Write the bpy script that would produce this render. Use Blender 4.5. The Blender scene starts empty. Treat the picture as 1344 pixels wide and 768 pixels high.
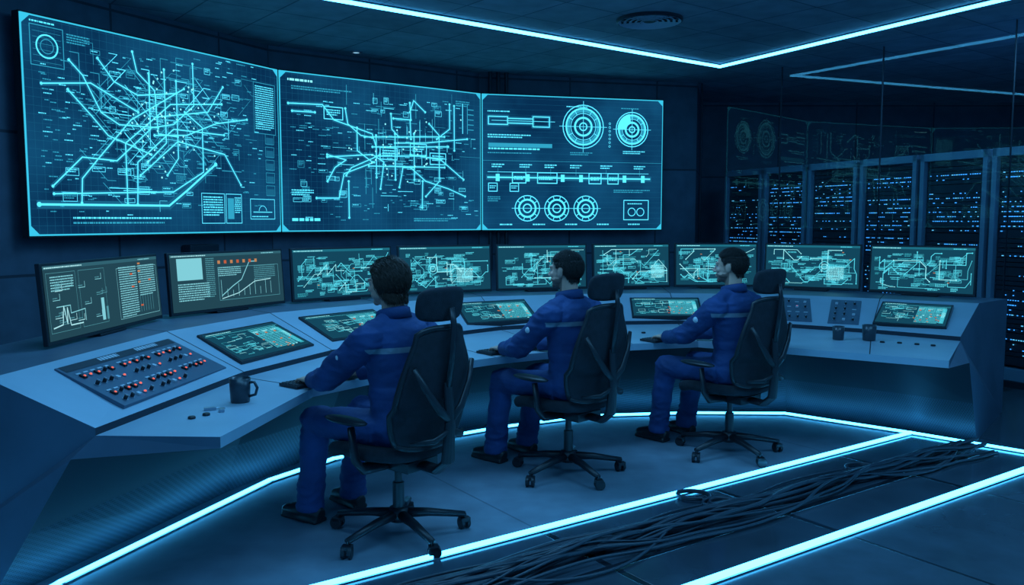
import bpy, bmesh, math, random
from mathutils import Vector, Matrix, noise
sc = bpy.context.scene
try:
    sc.view_settings.view_transform = 'Standard'
    sc.view_settings.look = 'None'
except Exception as e: print(e)
V = Vector
# ------------------------------------------------------------------ materials
def mat(name, base=(.5,.5,.5), rough=.5, metal=0., em=None, st=0., bump=0., bscale=40., vary=0., vscale=3., spec=.5, sample=True):
    m = bpy.data.materials.new(name); m.use_nodes = True
    nt = m.node_tree; b = nt.nodes['Principled BSDF']
    b.inputs['Base Color'].default_value = (*base,1); b.inputs['Roughness'].default_value = rough
    b.inputs['Metallic'].default_value = metal
    b.inputs['Specular IOR Level'].default_value = spec
    if em:
        b.inputs['Emission Color'].default_value = (*em,1); b.inputs['Emission Strength'].default_value = st
        if not sample:
            m.cycles.emission_sampling = 'NONE'
    tc = nt.nodes.new('ShaderNodeTexCoord')
    if bump:
        n = nt.nodes.new('ShaderNodeTexNoise'); n.inputs['Scale'].default_value = bscale; n.inputs['Detail'].default_value = 4
        nt.links.new(tc.outputs['Object'], n.inputs['Vector'])
        bp = nt.nodes.new('ShaderNodeBump'); bp.inputs['Strength'].default_value = bump; bp.inputs['Distance'].default_value = .01
        nt.links.new(n.outputs['Fac'], bp.inputs['Height']); nt.links.new(bp.outputs['Normal'], b.inputs['Normal'])
    if vary:
        n = nt.nodes.new('ShaderNodeTexNoise'); n.inputs['Scale'].default_value = vscale; n.inputs['Detail'].default_value = 8
        nt.links.new(tc.outputs['Object'], n.inputs['Vector'])
        r = nt.nodes.new('ShaderNodeValToRGB')
        r.color_ramp.elements[0].position=.3; r.color_ramp.elements[1].position=.7
        r.color_ramp.elements[0].color = (*[c*(1-vary) for c in base],1); r.color_ramp.elements[1].color = (*[min(1,c*(1+vary)) for c in base],1)
        nt.links.new(n.outputs['Fac'], r.inputs['Fac']); nt.links.new(r.outputs['Color'], b.inputs['Base Color'])
    return m
def tilemat(name, base, line, size_x, size_y, rough, rot=0., bump=.3, mortar=.012, vary=.25, metal=0.):
    m = mat(name, base, rough, metal); nt = m.node_tree; b = nt.nodes['Principled BSDF']
    tc = [n for n in nt.nodes if n.type=='TEX_COORD'][0]
    mp = nt.nodes.new('ShaderNodeMapping'); mp.inputs['Rotation'].default_value[2] = rot
    nt.links.new(tc.outputs['Object'], mp.inputs['Vector'])
    br = nt.nodes.new('ShaderNodeTexBrick'); br.offset = 0; br.squash = 1
    br.inputs['Scale'].default_value = 1; br.inputs['Brick Width'].default_value = size_x; br.inputs['Row Height'].default_value = size_y
    br.inputs['Mortar Size'].default_value = mortar; br.inputs['Mortar Smooth'].default_value = .1
    br.inputs['Color1'].default_value = (*base,1); br.inputs['Color2'].default_value = (*[c*(1-vary) for c in base],1); br.inputs['Mortar'].default_value = (*line,1)
    nt.links.new(mp.outputs['Vector'], br.inputs['Vector'])
    nz = nt.nodes.new('ShaderNodeTexNoise'); nz.inputs['Scale'].default_value = 5; nz.inputs['Detail'].default_value = 8
    nt.links.new(tc.outputs['Object'], nz.inputs['Vector'])
    mx = nt.nodes.new('ShaderNodeMix'); mx.data_type='RGBA'; mx.blend_type='MULTIPLY'; mx.inputs[0].default_value=.6
    rp = nt.nodes.new('ShaderNodeValToRGB'); rp.color_ramp.elements[0].position=.25; rp.color_ramp.elements[0].color=(.45,.45,.45,1); rp.color_ramp.elements[1].position=.7
    nt.links.new(nz.outputs['Fac'], rp.inputs['Fac'])
    nt.links.new(br.outputs['Color'], mx.inputs[6]); nt.links.new(rp.outputs['Color'], mx.inputs[7]); nt.links.new(mx.outputs[2], b.inputs['Base Color'])
    bp = nt.nodes.new('ShaderNodeBump'); bp.inputs['Strength'].default_value = bump; bp.inputs['Distance'].default_value=.01; bp.invert=True
    nt.links.new(br.outputs['Fac'], bp.inputs['Height']); nt.links.new(bp.outputs['Normal'], b.inputs['Normal'])
    return m
M_desk = mat('desk_laminate',(.34,.45,.54),.42,.1,vary=.08,bump=.04,bscale=120)
M_desk2 = mat('desk_body_paint',(.11,.16,.22),.5,.2,vary=.15)
M_dark = mat('dark_panel',(.02,.03,.045),.5,.2)
M_seam = mat('seam',(.02,.025,.03),.8)
M_black = mat('black_plastic',(.012,.015,.02),.4,bump=.05,bscale=200)
M_fab = mat('chair_fabric',(.014,.018,.026),.85,bump=.5,bscale=400,vary=.3,vscale=30)
M_bezel = mat('bezel',(.014,.018,.024),.4)
M_metal = mat('steel',(.35,.42,.5),.35,.8)
M_plate = mat('button_plate',(.10,.15,.21),.4,.4)
M_keys = mat('keycaps',(.04,.05,.06),.5)
M_mug = mat('mug_ceramic',(.03,.045,.06),.3)
M_white = mat('label_white',(.5,.56,.62),.5)
M_red = mat('indicator_red',(.5,.05,.03),.4,em=(1,.16,.10),st=1.0,sample=False)
M_led = mat('led_light',(.1,.3,.4),.4,em=(.05,.46,1.0),st=11)
M_ledc = mat('led_light_ceiling',(.1,.3,.4),.4,em=(.07,.50,1.0),st=9)
M_wall = tilemat('wall_paint',(.09,.145,.21),(.03,.045,.07),1.2,1.1,.55)
M_ceil = tilemat('ceiling_tiles',(.32,.42,.52),(.10,.15,.21),.6,.6,.7,rot=math.radians(-38),mortar=.008)
M_cloth = mat('coverall_blue',(.013,.046,.155),.8,bump=.3,bscale=45,vary=.25,vscale=6)
# reflective tape sewn across the back yoke
nt=M_cloth.node_tree; b=nt.nodes['Principled BSDF']; tc=[n for n in nt.nodes if n.type=='TEX_COORD'][0]
sx_=nt.nodes.new('ShaderNodeSeparateXYZ'); nt.links.new(tc.outputs['Object'],sx_.inputs[0])
def mth(op,a,v,nt=nt):
    n=nt.nodes.new('ShaderNodeMath'); n.operation=op
    nt.links.new(a,n.inputs[0])
    if isinstance(v,float): n.inputs[1].default_value=v
    else: nt.links.new(v,n.inputs[1])
    return n.outputs[0]
k=mth('MULTIPLY',mth('GREATER_THAN',sx_.outputs[2],.920),mth('LESS_THAN',sx_.outputs[2],.946)); k=mth('MULTIPLY',k,mth('LESS_THAN',sx_.outputs[1],-.045))
mxx=nt.nodes.new('ShaderNodeMix'); mxx.data_type='RGBA'; src=b.inputs['Base Color'].links[0].from_socket
nt.links.new(k,mxx.inputs[0]); nt.links.new(src,mxx.inputs[6]); mxx.inputs[7].default_value=(.20,.25,.31,1); nt.links.new(mxx.outputs[2],b.inputs['Base Color'])
M_skin = mat('skin',(.66,.38,.28),.5,bump=.05,bscale=80)
M_hair = mat('hair_dark',(.022,.016,.014),.5)
M_hair2 = mat('hair_brown',(.055,.032,.022),.45)
M_beard=mat('beard_stubble',(.26,.16,.12),.7,bump=.3,bscale=300)
M_shoe = mat('shoe_leather',(.012,.013,.016),.45)
M_eye = mat('eye_white',(.45,.45,.45),.3)
M_iris = mat('iris',(.02,.02,.02),.2)
M_cable = mat('cable_rubber',(.03,.045,.062),.35)
M_floor = tilemat('floor_concrete',(.21,.29,.36),(.13,.18,.23),2.4,2.4,.42,rot=math.radians(-34.6),bump=.1,mortar=.006,vary=.06)
M_chan = tilemat('trench_glass_panels',(.06,.09,.12),(.012,.018,.026),1.2,.9,.14,rot=math.radians(-34.6),mortar=.02,bump=.4,vary=.4)
M_tile = tilemat('raised_floor_tiles',(.08,.12,.155),(.02,.03,.04),1.2,1.2,.2,rot=math.radians(-34.6),mortar=.01,bump=.3,vary=.3)
M_perf = mat('perforated_steel',(.10,.14,.19),.5,.3)
nt=M_perf.node_tree; b=nt.nodes['Principled BSDF']
tc=[n for n in nt.nodes if n.type=='TEX_COORD'][0]
vo=nt.nodes.new('ShaderNodeTexVoronoi'); vo.inputs['Scale'].default_value=85; vo.inputs['Randomness'].default_value=0
nt.links.new(tc.outputs['Object'],vo.inputs['Vector'])
cr=nt.nodes.new('ShaderNodeValToRGB'); cr.color_ramp.elements[0].position=.3; cr.color_ramp.elements[0].color=(.02,.028,.036,1); cr.color_ramp.elements[1].position=.55; cr.color_ramp.elements[1].color=(.055,.085,.115,1)
nt.links.new(vo.outputs['Distance'],cr.inputs['Fac']); nt.links.new(cr.outputs['Color'],b.inputs['Base Color'])
M_glass=bpy.data.materials.new('partition_glass'); M_glass.use_nodes=True; nt=M_glass.node_tree; nt.nodes.clear()
o=nt.nodes.new('ShaderNodeOutputMaterial'); mx=nt.nodes.new('ShaderNodeMixShader'); tr=nt.nodes.new('ShaderNodeBsdfTransparent'); gl=nt.nodes.new('ShaderNodeBsdfGlossy')
tr.inputs['Color'].default_value=(.92,.96,.99,1); gl.inputs['Roughness'].default_value=.0; gl.inputs['Color'].default_value=(1,1,1,1); mx.inputs[0].default_value=.035
nt.links.new(tr.outputs[0],mx.inputs[1]); nt.links.new(gl.outputs[0],mx.inputs[2]); nt.links.new(mx.outputs[0],o.inputs[0])
def em(name,c,s,sample=False):
    return mat(name,(.004,.004,.004),.7,em=c,st=s,sample=sample,spec=.0)
E_bg = em('screen_navy',(.005,.046,.115),1.0,True)
nt=E_bg.node_tree; b=nt.nodes['Principled BSDF']; tc=[n for n in nt.nodes if n.type=='TEX_COORD'][0]
nz=nt.nodes.new('ShaderNodeTexNoise'); nz.inputs['Scale'].default_value=1.1; nz.inputs['Detail'].default_value=4; nt.links.new(tc.outputs['Object'],nz.inputs['Vector'])
rp=nt.nodes.new('ShaderNodeValToRGB'); rp.color_ramp.elements[0].position=.35; rp.color_ramp.elements[0].color=(.002,.028,.085,1); rp.color_ramp.elements[1].position=.68; rp.color_ramp.elements[1].color=(.006,.085,.20,1)
nt.links.new(nz.outputs['Fac'],rp.inputs['Fac']); nt.links.new(rp.outputs['Color'],b.inputs['Emission Color'])
E_hi = em('screen_line_bright',(.09,.74,1.0),1.35)
E_mid = em('screen_line_mid',(.03,.38,.58),1.0)
E_dim = em('screen_line_dim',(.010,.13,.25),1.0)
E_wht = em('screen_line_white',(.26,.90,1.0),1.25)
E_red = em('screen_red',(.75,.16,.07),.7)
E_org = em('screen_orange',(.75,.33,.14),.7)
E_edge = em('screen_edge',(.04,.55,.80),1.1)
BIG=[E_bg,E_hi,E_mid,E_dim,E_wht,E_red,E_org]
T_bg = em('monitor_teal_bg',(.006,.060,.105),1.0,True); T_hi=em('monitor_teal_hi',(.10,.74,.90),1.05); T_mid=em('monitor_teal_mid',(.04,.40,.50),1.); T_dim=em('monitor_teal_dim',(.012,.15,.22),1.); T_w=em('monitor_teal_white',(.32,.88,.95),1.1)
TEAL=[T_bg,T_hi,T_mid,T_dim,T_w,E_red,E_org]
G_bg = em('monitor_grey_bg',(.016,.060,.085),1.0,True); G_hi=em('monitor_grey_hi',(.22,.62,.70),1.); G_mid=em('monitor_grey_mid',(.08,.30,.36),1.); G_dim=em('monitor_grey_dim',(.03,.12,.16),1.); G_w=em('monitor_grey_white',(.42,.82,.88),1.)
GREY=[G_bg,G_hi,G_mid,G_dim,G_w,E_red,E_org]
# ------------------------------------------------------------------ mesh builder
class B:
    def __init__(s): s.v=[]; s.f=[]; s.m=[]
    def add(s,vs,fs,m=0,M=None):
        o=len(s.v)
        s.v += [ (M@V(v) if M else V(v)) for v in vs]
        for f in fs: s.f.append([i+o for i in f]); s.m.append(m)
    def box(s,c,d,m=0,M=None,taper=1.):
        x,y,z=[k/2 for k in d]; c=V(c)
        vs=[c+V((sx*x*(taper if sz>0 else 1),sy*y*(taper if sz>0 else 1),sz*z)) for sz in(-1,1) for sy in(-1,1) for sx in(-1,1)]
        s.add(vs,[(0,2,3,1),(4,5,7,6),(0,1,5,4),(2,6,7,3),(0,4,6,2),(1,3,7,5)],m,M)
    def tube(s,pts,rad,m=0,seg=16,ref=(1,0,0),M=None):
        pts=[V(p) for p in pts]; n=len(pts); vs=[]; prev=None
        for i,p in enumerate(pts):
            t=(pts[min(i+1,n-1)]-pts[max(i-1,0)]).normalized()
            r=V(ref) if prev is None else prev
            a=(r-t*r.dot(t))
            if a.length<1e-4: a=t.orthogonal()
            a.normalize(); prev=a; bb=t.cross(a)
            ra=rad[i] if isinstance(rad,(list,tuple)) else rad
            if not isinstance(ra,(list,tuple)): ra=(ra,ra)
            for k in range(seg):
                q=2*math.pi*k/seg; vs.append(p+a*math.cos(q)*ra[0]+bb*math.sin(q)*ra[1])
        fs=[]
        for i in range(n-1):
            for k in range(seg):
                k2=(k+1)%seg; fs.append((i*seg+k,i*seg+k2,(i+1)*seg+k2,(i+1)*seg+k))
        fs.append(tuple(range(seg))[::-1]); fs.append(tuple((n-1)*seg+k for k in range(seg)))
        s.add(vs,fs,m,M)
    def ell(s,c,r,m=0,M=None,seg=16,rings=10):
        c=V(c); 
        if not isinstance(r,(list,tuple)): r=(r,r,r)
        vs=[c+V((0,0,-r[2]))]
        for i in range(1,rings):
            th=-math.pi/2+math.pi*i/rings
            for k in range(seg):
                q=2*math.pi*k/seg; vs.append(c+V((r[0]*math.cos(th)*math.cos(q),r[1]*math.cos(th)*math.sin(q),r[2]*math.sin(th))))
        vs.append(c+V((0,0,r[2]))); fs=[]
        for k in range(seg): fs.append((0,1+(k+1)%seg,1+k))
        for i in range(rings-2):
            for k in range(seg):
                a=1+i*seg; fs.append((a+k,a+(k+1)%seg,a+seg+(k+1)%seg,a+seg+k))
        a=1+(rings-2)*seg
        for k in range(seg): fs.append((a+k,a+(k+1)%seg,len(vs)-1))
        s.add(vs,fs,m,M)
    def lathe(s,prof,m=0,seg=28,M=None,c=(0,0,0)):
        c=V(c); vs=[]; n=len(prof)
        for r,z in prof:
            for k in range(seg):
                q=2*math.pi*k/seg; vs.append(c+V((r*math.cos(q),r*math.sin(q),z)))
        fs=[(i*seg+k,i*seg+(k+1)%seg,(i+1)*seg+(k+1)%seg,(i+1)*seg+k) for i in range(n-1) for k in range(seg)]
        s.add(vs,fs,m,M)
    def obj(s,name,mats,parent=None,bevel=0,smooth=False,mw=None,subsurf=0,solid=0):
        me=bpy.data.meshes.new(name); me.from_pydata([tuple(v) for v in s.v],[],s.f)
        for mm in (mats if isinstance(mats,list) else [mats]): me.materials.append(mm)
        me.polygons.foreach_set('material_index',s.m); me.update()
        bm=bmesh.new(); bm.from_mesh(me); bmesh.ops.recalc_face_normals(bm,faces=bm.faces); bm.to_mesh(me); bm.free()
        ob=bpy.data.objects.new(name,me); sc.collection.objects.link(ob)
        if parent: ob.parent=parent
        if mw is not None: ob.matrix_world=mw
        if solid:
            md=ob.modifiers.new('s','SOLIDIFY'); md.thickness=solid; md.offset=0
        if bevel:
            md=ob.modifiers.new('b','BEVEL'); md.width=bevel; md.segments=2; md.limit_method='ANGLE'; md.angle_limit=.7
        if subsurf:
            md=ob.modifiers.new('u','SUBSURF'); md.levels=subsurf; md.render_levels=subsurf
        if smooth:
            for p in me.polygons: p.use_smooth=True
        return ob
def empty(name,mw=None):
    e=bpy.data.objects.new(name,None); e.empty_display_size=.1; sc.collection.objects.link(e)
    if mw is not None: e.matrix_world=mw
    return e
# ------------------------------------------------------------------ PEOPLE
def displace(me,fn):
    me.update()
    nr=[v.normal.copy() for v in me.vertices]; co=[]
    for v,n in zip(me.vertices,nr): co.extend(v.co+n*fn(v.co.copy(),v.index))
    me.vertices.foreach_set('co',co); me.update()
def remesh(b,name,vox,mats,parent,it=4,post=None):
    ob=b.obj('tmp',mats); md=ob.modifiers.new('r','REMESH'); md.mode='VOXEL'; md.voxel_size=vox; md.use_smooth_shade=True
    md=ob.modifiers.new('s','SMOOTH'); md.factor=.5; md.iterations=it
    dg=bpy.context.evaluated_depsgraph_get(); me=bpy.data.meshes.new_from_object(ob.evaluated_get(dg))
    bpy.data.objects.remove(ob)
    me.name=name; me.materials.clear()
    for m in mats: me.materials.append(m)
    if post: post(me)
    for p in me.polygons: p.use_smooth=True
    o=bpy.data.objects.new(name,me); sc.collection.objects.link(o); o.parent=parent
    return o
def person(x,y,yaw,hy=0.,lean=.0,headyaw=10,headpitch=0,longhair=False,hair=M_hair,beard=True,seed=0):
    M=Matrix.Translation((x,y,0))@Matrix.Rotation(math.radians(yaw-90),4,'Z')
    root=empty('seated_operator',M)
    ly=lambda z: -.05+lean*max(0,(z-.5))/.6
    b=B()
    rings=[(.455,.12,.10),(.50,.165,.13),(.56,.178,.14),(.64,.168,.13),(.75,.160,.120),(.86,.178,.126),(.95,.194,.124),(1.0,.184,.11),(1.035,.15,.092),(1.062,.105,.078),(1.08,.075,.066),(1.10,.060,.058)]
    b.tube([(0,ly(z)+(.0 if z<1 else .01),z) for z,_,_ in rings],[(a,c) for _,a,c in rings],seg=28)
    shy=ly(1.0)
    arms={}
    for sx in (-1,1):
        sh=V((sx*.182,shy,.975)); el=V((sx*.262,shy+.16+hy*.5,.765+hy*.35)); wr=V((sx*.15,.37+hy,.735))
        arms[sx]=(sh,el,wr)
        b.tube([(sx*.05,shy+.01,1.055),(sx*.13,shy+.005,1.02),sh],[.045,.052,.06],seg=14)
        b.ell(sh,(.072,.076,.068)); b.tube([sh,sh.lerp(el,.5),el],[.072,.066,.059],seg=16); b.ell(el,.058)
        b.tube([el,el.lerp(wr,.4),wr],[.057,.054,.040],seg=16)
        b.tube([wr.lerp(el,.12),wr],[.045,.043],seg=16)
        hip=V((sx*.095,-.02,.545)); kn=V((sx*.15,.43,.535)); an=V((sx*.14,.50,.12))
        b.tube([hip,hip.lerp(kn,.5),kn],[(.10,.095),(.09,.084),(.072,.068)],seg=18); b.ell(kn,(.072,.072,.068))
        b.tube([kn,kn.lerp(an,.35),an],[.07,.069,.060],seg=16); b.tube([an+V((0,0,.05)),an-V((0,0,.055))],[.061,.070],seg=16)
    b.tube([(0,ly(.72),.712),(0,ly(.72),.748)],[(.168,.128),(.168,.128)],seg=28)
    def post(me):
        joints=(arms[1][1],arms[-1][1],V((.15,.43,.535)),V((-.15,.43,.535)),V((.1,0,.55)),V((-.1,0,.55)),arms[1][0],arms[-1][0],V((.14,.49,.17)),V((-.14,.49,.17)),V((0,-.05,.68)))
        def fn(c,i):
            q=V((c.x*7,c.y*7,c.z*15))+V((seed*5,0,0)); w=0
            for el in joints:
                d=(c-el).length
                if d<.16: w=max(w,1-d/.16)
            nn=noise.noise(q); rid=1-2*abs(noise.noise(q*1.6+V((3,1,2)))); r2=1-2*abs(noise.noise(q*3.1+V((7,2,9))))
            return nn*(.007+.005*w)+rid*(.003+.008*w)+r2*(.0008+.003*w)
        displace(me,fn)
    remesh(b,'coverall_body',.0075,[M_cloth],root,2,post)
    b=B(); pc=arms[-1][0].lerp(arms[-1][1],.45); b.ell(pc+V((-.056,0,.004)),(.019,.023,.025)); b.obj('shoulder_patch',M_white,parent=root,smooth=True)
    b=B(); cy=ly(1.09)+.012
    vs=[];fs=[];n=24
    for i in range(n+1):
        a=math.radians(110+ (320)*i/n); 
        for (r_,z) in ((.066,1.07),(.066,1.112),(.076,1.105),(.086,1.062)):
            vs.append((r_*math.cos(a),cy+r_*1.02*math.sin(a),z+.014*(-math.sin(a))))
    for i in range(n):
        for j in range(3): a=i*4+j; fs.append((a,a+1,a+5,a+4))
    b.add(vs,fs)
    b.obj('collar',M_cloth,parent=root,smooth=True,solid=.006)
    hc=V((0,ly(1.2)+.035,1.228))
    b=B()
    b.ell((0,-.014,.028),(.075,.096,.088),seg=28,rings=18); b.ell((0,.028,-.02),(.062,.062,.085)); b.ell((0,.036,-.066),(.047,.046,.036)); b.ell((0,.070,-.088),(.021,.016,.017))
    b.tube([(0,.083,.012),(0,.096,-.008),(0,.108,-.026)],[.007,.009,.0125],seg=10); b.ell((0,.104,-.029),(.014,.013,.009)); 
    for sx in (-1,1):
        b.ell((sx*.027,.079,.024),(.026,.012,.007)); b.ell((sx*.036,.06,-.022),(.024,.024,.022)); b.ell((sx*.012,.096,-.031),(.008,.010,.007))
        b.ell((sx*.030,.0775,.0115),(.016,.011,.006)); b.ell((sx*.045,.03,-.05),(.018,.04,.022))
        if not longhair:
            b.ell((sx*.079,-.008,-.002),(.008,.019,.031)); b.ell((sx*.083,-.016,.008),(.006,.012,.02))
        b.ell((sx*.03,.077,-.009),(.015,.009,.004))
    b.ell((0,.087,-.052),(.022,.010,.0055)); b.ell((0,.085,-.063),(.019,.010,.006))
    HR=Matrix.Rotation(math.radians(headyaw),4,'Z')@Matrix.Rotation(math.radians(headpitch),4,'X')
    HM=Matrix.Translation(hc)@HR
    hb=B(); hb.v=[HM@v for v in b.v]; hb.f=b.f; hb.m=b.m
    hb.tube([(0,ly(1.05),1.03),(0,ly(1.1)+.012,1.11),tuple(HM@V((0,-.022,-.03)))],[.06,.054,.056],seg=18)
    HI=HM.inverted()
    HP=[(-.2,-.075),(-.06,-.062),(-.035,-.03),(-.005,.02),(.02,.012),(.034,.03),(.055,.062),(.08,.078),(.2,.1)] if not longhair else [(-.2,-.090),(-.03,-.085),(.0,-.05),(.018,-.035),(.032,.02),(.05,.055),(.08,.068),(.2,.1)]
    def hl(y):
        for (a,za),(c,zc) in zip(HP,HP[1:]):
            if a<=y<=c: return za+(zc-za)*(y-a)/(c-a)
        return 1
    roots=[]
    def hpost(me):
        hm={}
        def fn(co,i):
            c=HI@co; d=c.z-hl(c.y)
            if not longhair and abs(c.x)>.074 and -.035<c.y<.02 and c.z<.03: d=-1
            k=min(1,max(0,d/.012)); hm[i]=k
            if k<=0: return 0
            an=math.atan2(c.x,c.y+.02)
            wv=noise.noise(V((an*5,c.z*4,seed)))*.003
            base=(.008+ .006*max(0,min(1,(.03-c.z)/.1))) if longhair else .004
            return k*(base+wv)
        displace(me,fn)
        for p in me.polygons:
            k=sum(hm[i] for i in p.vertices)/len(p.vertices); c=HI@p.center
            if k>.3: p.material_index=1; roots.append((p.center.copy(),p.normal.copy(),c))
            elif beard and -.12<c.z and c.y>-.01 and c.z<-.050+.35*max(0,.06-c.y)*.5+noise.noise(c*60)*.008 and not(abs(c.x)<.02 and -.07<c.z<-.048 and c.y>.08): p.material_index=2
            elif c.y>.078 and .018<c.z<.028 and .012<abs(c.x)<.045: p.material_index=1
    remesh(hb,'head',.0034,[M_skin,hair,M_beard],root,3,hpost)
    rr=random.Random(seed); b=B(); R3=HM.to_3x3()
    for k in range(6500):
        p,nrm,c=rr.choice(roots)
        p=p+V((rr.uniform(-.002,.002),rr.uniform(-.002,.002),rr.uniform(-.002,.002)))
        if longhair: dl=V((c.x*2.5+rr.gauss(0,.12),-.5,-.35-max(0,(.07-c.z))*14)); L=rr.uniform(.025,.045); lift=.0045
        else: dl=V((c.x*3+rr.gauss(0,.35),(.9 if c.z>.07 else -.3)+rr.gauss(0,.3),-.9 if c.z<.06 else -.1)); L=rr.uniform(.009,.017); lift=.005
        d=R3@dl; d=d-nrm*d.dot(nrm)
        if d.length<1e-3: continue
        d.normalize(); lf=lift*rr.uniform(.5,1.5)
        pts=[p-nrm*.001,p+d*L*.5+nrm*lf,p+d*L+nrm*lf*(.6 if longhair else 1.3)]
        if longhair: pts[2]-=nrm*L*L*4
        side=d.cross(nrm).normalized(); w0=.0011 if longhair else .0009
        vs=[]
        for q,ww in zip(pts,(w0,w0,w0*.3)):
            vs+= [q+side*ww,q-side*ww,q+nrm*ww]
        b.add(vs,[(0,1,4,3),(1,2,5,4),(2,0,3,5),(3,4,7,6),(4,5,8,7),(5,3,6,8)])
    me=bpy.data.meshes.new('hair'); me.from_pydata([tuple(v) for v in b.v],[],b.f); me.materials.append(hair)
    for p in me.polygons: p.use_smooth=True
    o=bpy.data.objects.new('hair',me); sc.collection.objects.link(o); o.parent=root
    b=B()
    for sx in (-1,1):
        b.ell(HM@V((sx*.03,.0755,.002)),.0105,0); b.ell(HM@V((sx*.03,.0835,.002)),.0048,1)
    b.obj('eyes',[M_eye,M_iris],parent=root,smooth=True)
    for sx in (-1,1):
        sh,el,wr=arms[sx]; b=B()
        dirr=V((-sx*.22,.975,0)).normalized(); right=V((dirr.y,-dirr.x,0))
        xs=right*sx
        W_=Matrix(((xs.x,dirr.x,0,wr.x),(xs.y,dirr.y,0,wr.y),(0,0,1,wr.z),(0,0,0,1)))@Matrix.Rotation(math.radians(-4),4,'X')
        b.tube([(0,-.05,.005),(0,.0,0),(0,.03,0),(.002,.07,.002),(.002,.088,.0)],[(.026,.022),(.026,.02),(.034,.018),(.040,.015),(.038,.011)],seg=16,M=W_)
        for xf,l,r_ in ((-.029,.070,.0088),(-.009,.079,.009),(.011,.073,.0087),(.030,.057,.0078)):
            p=V((xf,.08,.002)); pts=[p]; ang=5
            for q,da in ((.46,-14),(.30,-28),(.24,-26)):
                ang+=da; p=p+V((xf*.25*q,math.cos(math.radians(ang))*l*q*1.05,math.sin(math.radians(ang))*l*q*1.05)); pts.append(p)
            b.tube(pts,[r_,r_*.95,r_*.85,r_*.68],seg=10,M=W_)
            for pp in pts[1:]: b.ell(pp,r_*.8,M=W_,seg=8,rings=6)
        b.tube([(-.018,.015,-.004),(-.045,.045,-.010),(-.056,.072,-.016),(-.052,.095,-.022)],[.014,.0115,.0095,.007],seg=10,M=W_)
        remesh(b,'hand_right' if sx>0 else 'hand_left',.0026,[M_skin],root,2)
        b=B(); Mf=Matrix.Translation((sx*.14,.50,0))@Matrix.Rotation(-sx*.12,4,'Z')
        b.tube([(0,-.075,.04),(0,-.04,.048),(0,.03,.05),(0,.10,.042),(0,.165,.034),(0,.19,.03)],[(.03,.036),(.040,.046),(.042,.05),(.048,.04),(.042,.03),(.022,.02)],seg=16,M=Mf)
        b.tube([(0,0,.05),(0,-.005,.13)],[.045,.042],seg=14,M=Mf); b.box((0,.055,.012),(.085,.25,.022),0,Mf)
        remesh(b,'shoe',.006,[M_shoe],root,2)
    return root
PP=[(-.55,3.96,141),(.34,4.96,133),(1.43,5.42,126)]
person(*PP[0],hy=.08,lean=.06,headyaw=12,headpitch=-3,longhair=True,hair=M_hair2,beard=False,seed=1)
person(*PP[1],hy=.04,lean=.04,headyaw=14,headpitch=2,seed=2)
person(*PP[2],hy=.06,lean=.03,headyaw=24,headpitch=1,seed=3)
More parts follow.
